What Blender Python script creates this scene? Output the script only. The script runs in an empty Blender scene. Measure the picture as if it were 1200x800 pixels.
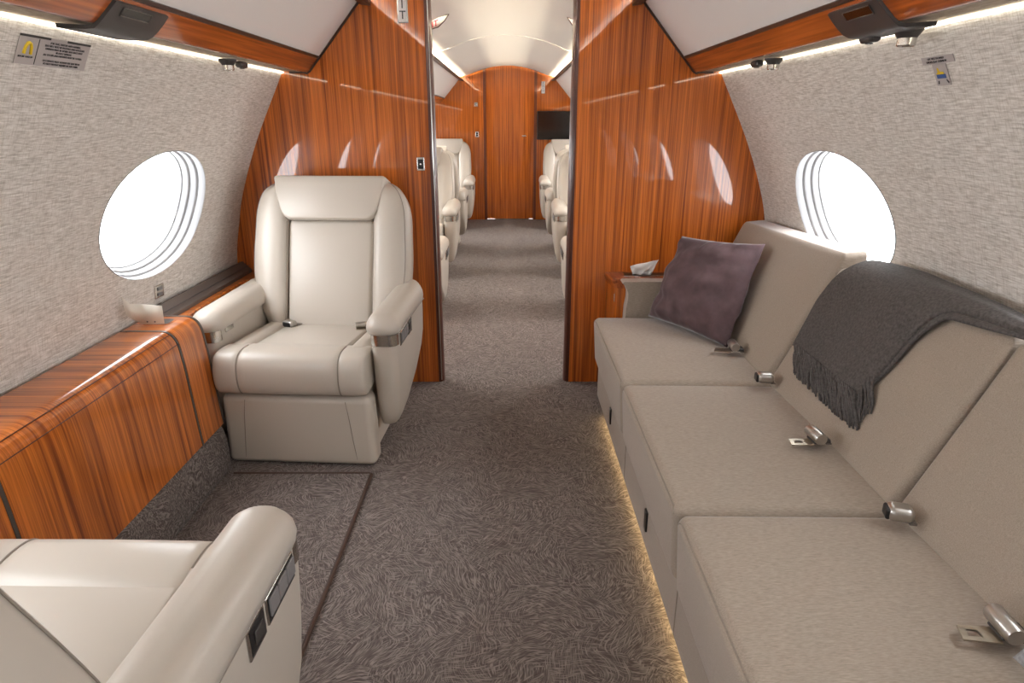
import bpy, bmesh, math, random
import numpy as np
from mathutils import Vector, Matrix, noise as mnoise
random.seed(7)
PI = math.pi
SC = bpy.context.scene
COL = SC.collection
XC = -0.035            # centre line of the cabin
R2 = Matrix.Rotation

# ------------------------------------------------------------------ helpers
class MB:
    def __init__(s): s.v = []; s.f = []; s.mi = []
    def add(s, vs, fs, m=0):
        b = len(s.v); s.v += [tuple(p) for p in vs]
        s.f += [tuple(b + i for i in f) for f in fs]; s.mi += [m] * len(fs)
    def loft(s, loops, cap=True, closed=True, m=0):
        n = len(loops[0]); vs = [p for l in loops for p in l]; fs = []
        for k in range(len(loops) - 1):
            for i in range(n if closed else n - 1):
                j = (i + 1) % n
                fs.append((k*n+i, k*n+j, (k+1)*n+j, (k+1)*n+i))
        if cap and closed:
            fs.append(tuple(range(n))[::-1]); fs.append(tuple((len(loops)-1)*n+i for i in range(n)))
        s.add(vs, fs, m)
    def box(s, x0, x1, y0, y1, z0, z1, m=0):
        s.loft([[(x0,y0,z),(x1,y0,z),(x1,y1,z),(x0,y1,z)] for z in (z0, z1)], m=m)
    def tube(s, pts, r, n=8, closed=False, m=0):
        P = [Vector(p) for p in pts]; loops = []; up = None
        for i, p in enumerate(P):
            t = (P[min(i+1, len(P)-1)] - P[max(i-1, 0)]).normalized()
            if up is None: up = Vector((0,0,1)) if abs(t.z) < .9 else Vector((1,0,0))
            a = (up - t * up.dot(t)).normalized(); b = t.cross(a); up = a
            rr = r[i] if isinstance(r, (list, tuple)) else r
            loops.append([p + a*rr*math.cos(2*PI*k/n) + b*rr*math.sin(2*PI*k/n) for k in range(n)])
        s.loft(loops, m=m)
    def lathe(s, prof, mat, n=24, m=0):   # prof (r,h) about local z
        s.loft([[mat @ Vector((r*math.cos(2*PI*k/n), r*math.sin(2*PI*k/n), h)) for k in range(n)] for r, h in prof], m=m)
    def grid(s, rows, m=0):
        n = len(rows[0]); vs = [p for r in rows for p in r]
        s.add(vs, [(k*n+i, k*n+i+1, (k+1)*n+i+1, (k+1)*n+i) for k in range(len(rows)-1) for i in range(n-1)], m)
    def rbox(s, C, r=.03, puff=0, nr=4, ni=5, m=0, warp=None):
        """rounded box through eight corners (x fastest, then y, then z)"""
        C = [Vector(c) for c in C]
        h = [sum((C[b]-C[a]).length for a, b in pr) / 8 for pr in
             (((0,1),(2,3),(4,5),(6,7)), ((0,2),(1,3),(4,6),(5,7)), ((0,4),(1,5),(2,6),(3,7)))]
        rr = min(r, min(h) * .98)
        pf = puff if isinstance(puff, (list, tuple)) else (puff,)*3
        axs = []
        for k in range(3):
            a = [h[k] - rr + rr*math.tan(PI/4*i/nr) for i in range(nr+1)]
            inn = [(-1 + 2*i/(ni+1))*(h[k]-rr) for i in range(1, ni+1)]
            axs.append([-x for x in a[::-1]] + inn + a)
        def mp(p):
            q = [max(-(h[k]-rr), min(h[k]-rr, p[k])) for k in range(3)]
            d = Vector([p[k]-q[k] for k in range(3)]); L = d.length
            if L > 1e-9: d = d * (rr / L)
            o = [q[k] + d[k] for k in range(3)]; u = [o[k]/h[k] for k in range(3)]
            uu = list(u)
            for k in range(3):
                if abs(p[k]) > h[k] - 1e-7:
                    a, b = [i for i in range(3) if i != k]
                    uu[k] += math.copysign(pf[k]/h[k], p[k]) * (1-min(1,u[a]**2)) * (1-min(1,u[b]**2))
            x, y, z = [(t+1)/2 for t in uu]
            P = Vector((0,0,0))
            for i in range(8):
                w = (x if i & 1 else 1-x) * (y if i & 2 else 1-y) * (z if i & 4 else 1-z)
                P += C[i] * w
            return warp(P) if warp else P
        for k in range(3):
            a, b = [(1,2),(2,0),(0,1)][k]
            for sg in (-1, 1):
                rows = []
                for ua in axs[a]:
                    row = []
                    for ub in axs[b]:
                        p = [0,0,0]; p[k] = sg*h[k]; p[a] = ua; p[b] = ub; row.append(mp(p))
                    rows.append(row if sg > 0 else row[::-1])
                s.grid(rows, m)
    def rb(s, x0, x1, y0, y1, z0, z1, r=.03, puff=0, **k):
        s.rbox([(x,y,z) for z in (z0,z1) for y in (y0,y1) for x in (x0,x1)], r, puff, **k)
    def xf(s, fn): s.v = [tuple(fn(Vector(p))) for p in s.v]; return s
    def build(s, name, mats, parent=None, smooth=40, world=True):
        if not isinstance(mats, (list, tuple)): mats = [mats]
        me = bpy.data.meshes.new(name)
        off = Vector(parent.get('_o', (0,0,0))) if (parent is not None and world) else Vector((0,0,0))
        me.from_pydata([tuple(Vector(p) - off) for p in s.v], [], s.f)
        for mt in mats: me.materials.append(mt)
        for p, i in zip(me.polygons, s.mi): p.material_index = i
        bm = bmesh.new(); bm.from_mesh(me)
        bmesh.ops.remove_doubles(bm, verts=bm.verts, dist=2e-5)
        bmesh.ops.recalc_face_normals(bm, faces=bm.faces)
        bm.to_mesh(me); bm.free()
        if smooth:
            me.polygons.foreach_set('use_smooth', [True]*len(me.polygons))
            if smooth < 180: me.set_sharp_from_angle(angle=math.radians(smooth))
        o = bpy.data.objects.new(name, me); COL.objects.link(o)
        if parent is not None:
            o.parent = parent
            if world: o['_o'] = tuple(off)
        return o

def rr_loop(x0, x1, y0, y1, r, z, n=5):
    r = min(r, abs(x1-x0)/2*.98, abs(y1-y0)/2*.98); L = []
    for cx, cy, a0 in ((x1-r,y1-r,0),(x0+r,y1-r,PI/2),(x0+r,y0+r,PI),(x1-r,y0+r,1.5*PI)):
        for k in range(n+1):
            a = a0 + PI/2*k/n; L.append((cx+r*math.cos(a), cy+r*math.sin(a), z))
    return L

def thing(name, label, cat, loc=(0,0,0), group=None):
    o = bpy.data.objects.new(name, None); COL.objects.link(o)
    o.empty_display_size = .05
    o.location = loc; o['_o'] = tuple(loc)
    o['label'] = label; o['category'] = cat
    if group: o['group'] = group
    return o
def tag(o, label, cat, group=None):
    o['label'] = label; o['category'] = cat
    if group: o['group'] = group
    return o
def struct(o): o['kind'] = 'structure'; return o
def dup(root, loc, rotz, label, group=None, arm_down=0):
    r = root.copy(); COL.objects.link(r); r.location = loc; r.rotation_euler = (0,0,rotz); r['label'] = label
    if group: r['group'] = group
    for ch in list(root.children):
        c = ch.copy(); COL.objects.link(c); c.parent = r
        if arm_down and ch.name.split('.')[0] == 'armrest': c.location.z -= arm_down
        for g in list(ch.children):
            d = g.copy(); COL.objects.link(d); d.parent = c
    return r

def catmull(P, n=6):
    P = [Vector(p) for p in P]; out = []
    Q = [2*P[0]-P[1]] + P + [2*P[-1]-P[-2]]
    for i in range(1, len(Q)-2):
        for k in range(n):
            t = k/n; a, b, c, d = Q[i-1], Q[i], Q[i+1], Q[i+2]
            out.append(.5*((2*b)+(c-a)*t+(2*a-5*b+4*c-d)*t*t+(3*b-a-3*c+d)*t**3))
    out.append(P[-1]); return out

# ------------------------------------------------------------------ materials
def mat(name, base, rough=.5, metal=0, coat=0, spec=.5, **kw):
    m = bpy.data.materials.new(name); m.use_nodes = True
    nt = m.node_tree; b = nt.nodes['Principled BSDF']
    b.inputs['Base Color'].default_value = (*base, 1)
    b.inputs['Roughness'].default_value = rough; b.inputs['Metallic'].default_value = metal
    b.inputs['Coat Weight'].default_value = coat; b.inputs['Coat Roughness'].default_value = .03
    b.inputs['Specular IOR Level'].default_value = spec
    for k, v in kw.items(): b.inputs[k.replace('_', ' ')].default_value = v
    m['b'] = 1
    return m, nt, b
def N(nt, t, **kw):
    n = nt.nodes.new(t)
    for k, v in kw.items():
        if k in n.inputs: n.inputs[k].default_value = v
        else: setattr(n, k, v)
    return n
def coords(nt, scale, rot=(0,0,0)):
    tc = N(nt, 'ShaderNodeTexCoord'); mp = N(nt, 'ShaderNodeMapping')
    mp.inputs['Scale'].default_value = scale; mp.inputs['Rotation'].default_value = rot
    nt.links.new(tc.outputs['Object'], mp.inputs['Vector']); return mp.outputs['Vector']
def ramp(nt, fac, stops):
    r = N(nt, 'ShaderNodeValToRGB'); e = r.color_ramp.elements
    while len(e) < len(stops): e.new(.5)
    for el, (p, c) in zip(e, stops): el.position = p; el.color = (*c, 1)
    nt.links.new(fac, r.inputs['Fac']); return r.outputs['Color']
def noise(nt, vec, scale=1, detail=3, rough=.6, dist=0):
    n = N(nt, 'ShaderNodeTexNoise', Scale=scale, Detail=detail, Roughness=rough, Distortion=dist)
    nt.links.new(vec, n.inputs['Vector']); return n.outputs['Fac']
def mix(nt, a, b, fac=.5, mode='MIX'):
    m = N(nt, 'ShaderNodeMix', data_type='RGBA', blend_type=mode)
    if isinstance(fac, (int, float)): m.inputs['Factor'].default_value = fac
    else: nt.links.new(fac, m.inputs['Factor'])
    for i, x in ((6, a), (7, b)):
        if isinstance(x, tuple): m.inputs[i].default_value = (*x, 1)
        else: nt.links.new(x, m.inputs[i])
    return m.outputs[2]
def bump(nt, b, h, strength=.2, dist=.002):
    n = N(nt, 'ShaderNodeBump', Strength=strength, Distance=dist)
    nt.links.new(h, n.inputs['Height']); nt.links.new(n.outputs['Normal'], b.inputs['Normal'])

def wood(name, sc, light=(.54,.165,.035), dark=(.17,.036,.008), rough=.3):
    m, nt, b = mat(name, light, rough, coat=1.0, spec=.2)
    a = noise(nt, coords(nt, sc), 1, 4, .65, .25)
    c1 = ramp(nt, a, [(.30, dark), (.44, tuple((l*.55+d*.45) for l, d in zip(light, dark))), (.56, light), (.75, tuple(min(1, l*1.22) for l in light))])
    f = noise(nt, coords(nt, tuple(x*4.5 for x in sc)), 1, 2, .5)
    c2 = ramp(nt, f, [(.36, (.50,.42,.36)), (.58, (1,1,1))])
    col = mix(nt, c1, c2, .7, 'MULTIPLY')
    nt.links.new(col, b.inputs['Base Color'])
    return m
M = {}
M['wood_v'] = wood('bookmatched_wood', (72, 72, .6), light=(.63,.168,.021), dark=(.20,.038,.007))
M['wood_wrap'] = wood('cabinet_wood', (1.2, 56, .9), light=(.62,.18,.028), dark=(.19,.036,.008))
M['wood_l'] = wood('valance_wood', (26, .7, 26), light=(.52,.13,.024), dark=(.24,.045,.009))
M['wood_edge'] = mat('dark_wood_edge', (.075,.018,.008), .35, coat=.3)[0]

M['post'] = mat('door_post_wood', (.16,.036,.010), .3, coat=.6)[0]
def carpet(name, k=1.0):
    m, nt, b = mat(name, (.12,.1,.09), .95, spec=.1)
    tc = N(nt, 'ShaderNodeTexCoord')
    def layer(off, vs, seed):
        wn = N(nt, 'ShaderNodeTexNoise', Scale=6.0, Detail=1.0)
        ad = N(nt, 'ShaderNodeVectorMath', operation='ADD'); ad.inputs[1].default_value = off
        nt.links.new(tc.outputs['Object'], ad.inputs[0]); nt.links.new(ad.outputs[0], wn.inputs['Vector'])
        sub = N(nt, 'ShaderNodeVectorMath', operation='MULTIPLY_ADD')
        nt.links.new(wn.outputs['Color'], sub.inputs[0]); sub.inputs[1].default_value = (.14,.14,.14)
        nt.links.new(ad.outputs[0], sub.inputs[2])
        vo = N(nt, 'ShaderNodeTexVoronoi', Scale=vs, feature='F1')
        nt.links.new(sub.outputs[0], vo.inputs['Vector'])
        dv = N(nt, 'ShaderNodeVectorMath', operation='SUBTRACT')
        nt.links.new(sub.outputs[0], dv.inputs[0]); nt.links.new(vo.outputs['Position'], dv.inputs[1])
        sep = N(nt, 'ShaderNodeSeparateColor'); nt.links.new(vo.outputs['Color'], sep.inputs[0])
        ang = N(nt, 'ShaderNodeMath', operation='MULTIPLY'); ang.inputs[1].default_value = 6.28
        nt.links.new(sep.outputs[0], ang.inputs[0])
        ro = N(nt, 'ShaderNodeVectorRotate', rotation_type='Z_AXIS')
        nt.links.new(dv.outputs[0], ro.inputs['Vector']); nt.links.new(ang.outputs[0], ro.inputs['Angle'])
        mp = N(nt, 'ShaderNodeMapping'); mp.inputs['Scale'].default_value = (24, 420, 120); mp.inputs['Location'].default_value = (seed, seed, seed)
        nt.links.new(ro.outputs[0], mp.inputs['Vector'])
        return noise(nt, mp.outputs[0], 1, 1.0, .5, .12)
    s1 = layer((0,0,0), 9.0, 0); s2 = layer((3.3,1.7,.4), 8.0, 5)
    mx = N(nt, 'ShaderNodeMath', operation='MAXIMUM'); nt.links.new(s1, mx.inputs[0]); nt.links.new(s2, mx.inputs[1])
    st = mx.outputs[0]
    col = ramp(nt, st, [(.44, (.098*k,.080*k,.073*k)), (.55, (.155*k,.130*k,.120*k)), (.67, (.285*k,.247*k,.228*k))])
    nt.links.new(col, b.inputs['Base Color'])
    bump(nt, b, st, .4, .002)
    return m
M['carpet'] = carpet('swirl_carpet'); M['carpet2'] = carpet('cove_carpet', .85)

def weave():
    m, nt, b = mat('woven_wallcovering', (.6,.55,.5), .85, spec=.15)
    h = noise(nt, coords(nt, (40, 30, 330)), 1, 3, .6); v = noise(nt, coords(nt, (60, 340, 36)), 1, 2, .6)
    ch = ramp(nt, h, [(.3, (.52,.48,.435)), (.5, (.73,.695,.65)), (.7, (.90,.875,.84))])
    cv = ramp(nt, v, [(.34, (.78,.755,.725)), (.52, (1,1,1))])
    col = mix(nt, ch, cv, .75, 'MULTIPLY'); nt.links.new(col, b.inputs['Base Color'])
    bump(nt, b, h, .4, .003)
    return m
M['weave'] = weave()
def fabric(name, base, sc, amt=.25, bmp=.3, sheen=.3, tint=(1,1,1)):
    m, nt, b = mat(name, base, .9, spec=.15, Sheen_Weight=sheen, Sheen_Roughness=.3, Sheen_Tint=(*tint, 1))
    h = noise(nt, coords(nt, sc), 1, 3, .6)
    lo = tuple(x*(1-amt) for x in base); hi = tuple(min(1, x*(1+amt)) for x in base)
    nt.links.new(ramp(nt, h, [(.32, lo), (.68, hi)]), b.inputs['Base Color'])
    bump(nt, b, h, bmp, .0015); return m
M['sofa'] = fabric('ribbed_sofa_fabric', (.36,.303,.25), (80, 520, 520), .17, .3, .55, (.90,.88,.92))
M['sofa_dark'] = fabric('sofa_piping', (.28,.235,.195), (200, 200, 200), .1)
M['throw'] = fabric('charcoal_wool', (.092,.083,.080), (160, 160, 160), .3, .5, .25)
M['pillow'] = fabric('plum_velvet', (.110,.072,.077), (14, 14, 14), .22, .15, .35)
M['fleece'] = fabric('grey_fleece', (.32,.32,.34), (90, 90, 90), .4, .8, .4)
def leather(name, base, rough=.36):
    m, nt, b = mat(name, base, rough, spec=.5)
    h = noise(nt, coords(nt, (260, 260, 260)), 1, 2, .6); bump(nt, b, h, .06, .001); return m
M['leather'] = leather('cream_leather', (.53,.475,.41))
M['leather_seam'] = leather('leather_stitching', (.27,.23,.19), .6)
M['chrome'] = mat('brushed_nickel', (.62,.60,.57), .22, 1)[0]
M['steel'] = mat('buckle_steel', (.55,.53,.50), .3, 1)[0]
M['brass'] = mat('tongue_metal', (.48,.42,.33), .3, 1)[0]
M['black'] = mat('black_plastic', (.012,.012,.013), .3)[0]
M['charcoal'] = mat('charcoal_plastic', (.045,.040,.038), .42)[0]
M['screen'] = mat('dark_screen', (.006,.005,.005), .12)[0]
M['inlay'] = mat('grey_metal_inlay', (.12,.105,.095), .35, .6)[0]
M['greyledge'] = mat('taupe_ledge', (.115,.092,.080), .55)[0]
M['white'] = mat('white_headliner', (.84,.805,.78), .6)[0]
M['ceil'] = mat('cream_ceiling', (.80,.76,.70), .6)[0]
M['plastic'] = mat('white_window_plastic', (.31,.31,.315), .4)[0]
M['browntrim'] = mat('brown_trim', (.06,.032,.022), .4)[0]
M['shelf'] = fabric('valance_underside', (.42,.35,.27), (200, 40, 200), .2, .2, 0)
M['paper'] = mat('white_paper', (.82,.79,.76), .7)[0]
M['card'] = mat('cream_card', (.74,.69,.60), .6)[0]
M['placard'] = mat('placard_grey', (.46,.42,.41), .5)[0]
M['ink'] = mat('dark_ink', (.03,.027,.027), .6)[0]
M['grey_button'] = mat('grey_button', (.20,.19,.19), .45)[0]
M['yellow'] = mat('yellow_print', (.78,.55,.02), .5)[0]
M['blue'] = mat('blue_print', (.03,.09,.30), .5)[0]
M['red'] = mat('red_print', (.62,.03,.05), .5)[0]
M['lens'] = mat('lamp_glass', (.08,.08,.08), .08)[0]
M['strap'] = fabric('belt_webbing', (.16,.135,.115), (300, 300, 300), .2, .3, 0)
def emit(name, col, s):
    m = bpy.data.materials.new(name); m.use_nodes = True; nt = m.node_tree
    nt.nodes.clear(); e = N(nt, 'ShaderNodeEmission'); e.inputs[0].default_value = (*col, 1); e.inputs[1].default_value = s
    o = N(nt, 'ShaderNodeOutputMaterial'); nt.links.new(e.outputs[0], o.inputs[0]); return m
M['led'] = emit('warm_led', (1.0, .90, .72), 5.5)
M['led_floor'] = emit('amber_led', (1.0, .72, .34), 7)
M['exitface'] = mat('exit_sign_face', (.80,.76,.74), .4)[0]
def pane_mat():
    m = bpy.data.materials.new('window_acrylic'); m.use_nodes = True; nt = m.node_tree; nt.nodes.clear()
    t = N(nt, 'ShaderNodeBsdfTransparent'); g = N(nt, 'ShaderNodeBsdfGlossy'); g.inputs['Roughness'].default_value = .02
    mx = N(nt, 'ShaderNodeMixShader'); mx.inputs[0].default_value = .06
    o = N(nt, 'ShaderNodeOutputMaterial')
    nt.links.new(t.outputs[0], mx.inputs[1]); nt.links.new(g.outputs[0], mx.inputs[2]); nt.links.new(mx.outputs[0], o.inputs[0]); return m
M['pane'] = pane_mat()

# ------------------------------------------------------------------ setting
YR, YP, YP2, YF = -2.4, 2.797, 2.86, 8.0
# fuselage side profile: half width by height, arc-length table
_p = [(1.10,-.02),(1.155,.2),(1.185,.4),(1.179,.605),(1.152,.74),(1.114,.883),(1.028,1.093),(.891,1.357)]
_c = catmull([(a,b,0) for a, b in _p], 10)
PROF = [(0, _c[0].x, _c[0].y)]
for a, b in zip(_c, _c[1:]): PROF.append((PROF[-1][0]+(b-a).length, b.x, b.y))
STOT = PROF[-1][0]
_S = np.array([p[0] for p in PROF]); _H = np.array([p[1] for p in PROF]); _Z = np.array([p[2] for p in PROF])
def wp(side, y, s, out=0.0):
    h = float(np.interp(s, _S, _H)); z = float(np.interp(s, _S, _Z))
    e = .02; dh = float(np.interp(s+e,_S,_H)-np.interp(s-e,_S,_H)); dz = float(np.interp(s+e,_S,_Z)-np.interp(s-e,_S,_Z))
    L = math.hypot(dh, dz) or 1
    return Vector((XC + side*(h + out*dz/L), y, z - out*dh/L))
def s_of_z(z): return float(np.interp(z, _Z, _S))
WY = [-1.55, -.33, .88, 2.10, 3.30, 4.40, 5.50, 6.55, 7.45]
SWC = s_of_z(.888); WA, WB = .318, .212
def ell(t, k=1.0):
    c, s = math.cos(t), math.sin(t); e = 2/2.08
    return (WA*k*math.copysign(abs(c)**e, c), WB*k*math.copysign(abs(s)**e, s))
wi = 0
for side, nm in ((-1, 'wall_left'), (1, 'wall_right')):
    mb = MB(); cuts = [YR] + [(a+b)/2 for a, b in zip(WY, WY[1:])] + [YF+.02]
    ns, ny = 44, 16
    for wy, y0, y1 in zip(WY, cuts, cuts[1:]):
        bd = [(y0+(y1-y0)*i/ny, 0) for i in range(ny)] + [(y1, STOT*i/ns) for i in range(ns)] \
           + [(y1-(y1-y0)*i/ny, STOT) for i in range(ny)] + [(y0, STOT*(1-i/ns)) for i in range(ns)]
        rings = []
        for k in range(9):
            f = k/8; L = []
            for (by, bs) in bd:
                t = math.atan2((bs-SWC)/WB, (by-wy)/WA); ey, es = ell(t)
                L.append(wp(side, wy+ey+(by-wy-ey)*f, SWC+es+(bs-SWC-es)*f))
            rings.append(L)
        mb.loft(rings, cap=False)
        wi += 1
        fr = MB(); rg = []
        for k, o in ((1.004,.0),(.997,-.0025),(.990,.0),(.988,.022),(.968,.025),(.962,.026),(.957,.028),(.950,.046),(.928,.048),(.922,.049),(.916,.052),(.908,.068),(.89,.070),(.882,.086)):
            rg.append([wp(side, wy+ell(2*PI*i/72, k)[0], SWC+ell(2*PI*i/72, k)[1], o) for i in range(72)])
        fr.loft(rg, cap=False)
        w = struct(fr.build('window_%d' % wi, M['plastic'], smooth=50))
        pn = MB(); pl = [wp(side, wy+ell(2*PI*i/72, .90)[0], SWC+ell(2*PI*i/72, .90)[1], .080) for i in range(72)]
        pn.add(pl, [tuple(range(72))]); pn.build('window_pane', M['pane'], w)
        # daylight enters through this opening: a sky portal, no light of its own
        ld = bpy.data.lights.new('sky_portal', 'AREA'); ld.shape = 'ELLIPSE'; ld.size = WA*1.8; ld.size_y = WB*1.8
        ld.cycles.is_portal = True
        lo = bpy.data.objects.new('sky_portal', ld); COL.objects.link(lo)
        c = wp(side, wy, SWC, .095); d = wp(side, wy, SWC, 0) - c
        zz = -d.normalized(); xx = Vector((0,1,0)); yy = zz.cross(xx)
        lo.matrix_world = Matrix.Translation(c) @ Matrix((xx, yy, zz)).transposed().to_4x4()
    struct(mb.build(nm, M['weave'], smooth=180))

mb = MB(); mb.box(-1.35, 1.3, YR-.1, YF+.1, -.06, 0); struct(mb.build('floor', M['carpet']))

def ceil_z(h, far):
    a = (1.772 if not far else 1.768) - .5*min(h, .42)**2
    if h > .42:
        t = min(1, (h-.42)/.16); a -= (.42*(h-.42) if h < .58 else .42*.16)*(1-.55*t)
    return a
mb = MB()
rows = []
for y, far in ((YR-.05,0),(5.2,0),(5.2,1),(YF+.05,1)):
    rows.append([(XC+h, y, ceil_z(abs(h), far)) for h in np.linspace(-.95,.95,61)])
mb.grid(rows); struct(mb.build('ceiling', M['ceil'], smooth=30))

# overhead panels (two sides, two cabins)
def prism(mb, prof, y0, y1, side, m=0, open_=False):
    mb.loft([[(XC+side*h, y, z) for h, z in prof] for y in (y0, y1)], closed=not open_, cap=not open_, m=m)
tn = 0
def arc_prof(pts): return pts
for side in (-1, 1):
    for y0, y1 in ((YR, YP), (YP2, YF)):
        w = MB()
        prism(w, [(.801,1.372),(.799,1.362),(.793,1.3575),(.786,1.359),(.780,1.364),(.739,1.411),(.752,1.424),(.80,1.40)], y0, y1, side)
        tn += 1; struct(w.build('trim_%d' % tn, M['wood_l'], smooth=60))
        w = MB(); prism(w, [(.745,1.408),(.737,1.409),(.730,1.416),(.742,1.424)], y0, y1, side)
        prism(w, [(.560,1.622),(.540,1.628),(.512,1.616),(.516,1.600),(.552,1.604)], y0, y1, side)
        tn += 1; struct(w.build('trim_%d' % tn, M['browntrim'], smooth=30))
        w = MB(); prism(w, [(.737,1.4165),(.560,1.6215),(.572,1.628),(.752,1.428)], y0, y1, side)
        prism(w, [(.95,1.52),(.70,1.52),(.70,1.535),(.95,1.535)], y0, y1, side)
        prism(w, [(.95,1.37),(.95,1.68),(.94,1.68),(.94,1.37)], y0, y1, side)
        tn += 1; struct(w.build('trim_%d' % tn, M['white'], smooth=30))
        w = MB(); prism(w, [(.94,1.362),(.796,1.362),(.796,1.374),(.94,1.374)], y0, y1, side)
        tn += 1; struct(w.build('trim_%d' % tn, M['shelf'], smooth=30))
        l = MB(); prism(l, [(.8895,1.3595),(.8835,1.3595),(.884,1.3555),(.8895,1.3545)], max(y0,-2.3), y1-.002, side)
        where = ('left', 'right')[side > 0]; cab = 'above the round window' if y0 < 0 else 'beyond the wooden doorway'
        tag(l.build('light_strip', M['led'], smooth=0), 'glowing warm light strip along the %s wall %s' % (where, cab), 'light', 'light strips under the valances')
        # cove lamp hidden in the trough above the panel, lighting the ceiling
        ld = bpy.data.lights.new('cove_lamp', 'AREA'); ld.shape = 'RECTANGLE'; ld.size = .03; ld.size_y = (y1-y0)*.98
        ld.energy = (11 if y0 < 0 else 34)*(y1-y0); ld.color = (1.0,.90,.70) if y0 > 0 else (1.0,.97,.93)
        lo = bpy.data.objects.new('cove_lamp', ld); COL.objects.link(lo)
        lo.location = (XC+side*.610, (y0+y1)/2, 1.615); lo.rotation_euler = (0, PI - side*math.radians(12), 0)

for side in (-1, 1):  # added fill spots without fixtures, brightening the far cabin carpet
    for y in (3.5, 4.6, 5.7, 6.9):
        ld = bpy.data.lights.new('far_fill_spot', 'SPOT'); ld.energy = 14; ld.spot_size = math.radians(110); ld.spot_blend = .8; ld.shadow_soft_size = .03; ld.color = (1.0,.95,.87)
        lo = bpy.data.objects.new('far_fill_spot', ld); COL.objects.link(lo)
        lo.location = (XC+side*.83, y, 1.33); lo.rotation_euler = (0, side*math.radians(34), 0)

# dark gasket where the overhead panels meet the partition
for side in (-1, 1):
    g = MB(); g.tube([(XC+side*h, YP-.002, z) for h, z in ((.86,1.3585),(.803,1.3585),(.790,1.3545),(.778,1.362),(.739,1.407),(.729,1.417),(.556,1.618),(.50,1.66))], .0042, 6)
    tn += 1; struct(g.build('trim_%d' % tn, M['browntrim'], smooth=60))

# partition with the doorway
def partition(name, side, xi):
    p = MB()
    z = lambda h: 1.80
    prof = [(xi, 0), (xi, 1.80)] + [(XC+side*h, 1.80) for h in (.95,)] + [(XC+side*.95, 1.36)]
    outer = [(XC+side*(float(np.interp(s,_S,_H))+.02), float(np.interp(s,_S,_Z))) for s in np.linspace(STOT, .02, 24)]
    prof += outer
    p.loft([[(x, y, zz) for x, zz in prof] for y in (YP, YP2)])
    o = struct(p.build(name, M['wood_v'], smooth=0))
    e = MB()   # bullnose edging of the doorway with a metal bead
    L = []
    for k in range(9):
        a = PI*k/8; L.append((xi - side*(.022*math.sin(a)), (YP+YP2)/2 - (YP2-YP+.006)/2*math.cos(a)))
    L += [(xi+side*.004, YP2+.003), (xi+side*.004, YP-.003)]
    e.loft([[(x, y, zz) for x, y in L] for zz in (0.001, 1.79)])
    eo = e.build('edging', M['wood_edge'], o, smooth=50)
    b = MB(); b.tube([(xi-side*.010, YP-.002, .012), (xi-side*.010, YP-.002, 1.78)], .0022, 8)
    b.build('bead', M['steel'] if side < 0 else M['wood_edge'], o)
partition('wall_partition_left', -1, -.336)
partition('wall_partition_right', 1, .272)

# far bulkhead, door, rear wall
mb = MB(); mb.box(-1.3, -.30, YF, YF+.06, 0, 1.85); mb.box(.295, 1.25, YF, YF+.06, 0, 1.85)
o = struct(mb.build('wall_far', M['wood_v'], smooth=0))
mb = MB()
for x in (-.303, .298): mb.box(x-.016, x+.016, YF-.008, YF+.01, .0, 1.74)
mb.build('door_post', M['post'], o, smooth=0)
mb = MB(); mb.box(-.29, .285, YF+.012, YF+.05, .012, 1.85); d = struct(mb.build('door_1', M['wood_v'], smooth=0))
mb = MB(); mb.box(-.19, .23, YF-.004, YF+.03, .0, .012); mb.build('threshold', M['chrome'], d, smooth=0)
mb = MB(); mb.rb(.14, .19, YF+.004, YF+.014, .985, 1.0, .004); mb.build('door_handle', M['chrome'], d)
mb = MB(); mb.box(-1.3, 1.25, YR-.06, YR, 0, 1.85); struct(mb.build('wall_rear', M['weave'], smooth=0))

# ------------------------------------------------------------------ lettering
def text(s, size, m, parent, org, xd, yd, name='lettering', depth=.0004, align='CENTER', bold=0):
    cu = bpy.data.curves.new('t', 'FONT'); cu.body = s; cu.size = size; cu.align_x = align; cu.align_y = 'CENTER'
    cu.extrude = depth; cu.offset = bold
    ob = bpy.data.objects.new('t', cu); COL.objects.link(ob)
    bpy.context.view_layer.update()
    me = bpy.data.meshes.new_from_object(ob.evaluated_get(bpy.context.evaluated_depsgraph_get()))
    bpy.data.objects.remove(ob)
    xd = Vector(xd).normalized(); yd = Vector(yd).normalized(); zd = xd.cross(yd)
    off = Vector(parent.get('_o', (0,0,0)))
    me.transform(Matrix.Translation(Vector(org)-off) @ Matrix((xd,yd,zd)).transposed().to_4x4())
    me.materials.clear(); me.materials.append(m); me.name = name
    o = bpy.data.objects.new(name, me); COL.objects.link(o); o.parent = parent; return o

class Frame:       # a flat plate on the side wall: u along reading direction, v up
    def __init__(s, side, y, z, eps=.0015):
        sv = s_of_z(z); s.o = wp(side, y, sv, -eps); s.y = (wp(side,y,sv+.02)-wp(side,y,sv-.02)).normalized()
        s.x = Vector((0, -side, 0)); s.n = s.x.cross(s.y)
    def p(s, u, v, w=0): return s.o + s.x*u + s.y*v + s.n*w
    def plate(s, mb, u0, u1, v0, v1, w0, w1, m=0):
        mb.loft([[s.p(u0,v0,w), s.p(u1,v0,w), s.p(u1,v1,w), s.p(u0,v1,w)] for w in (w0, w1)], m=m)
    def poly(s, mb, pts, w0, w1, m=0): mb.loft([[s.p(u,v,w) for u, v in pts] for w in (w0, w1)], m=m)

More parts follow.
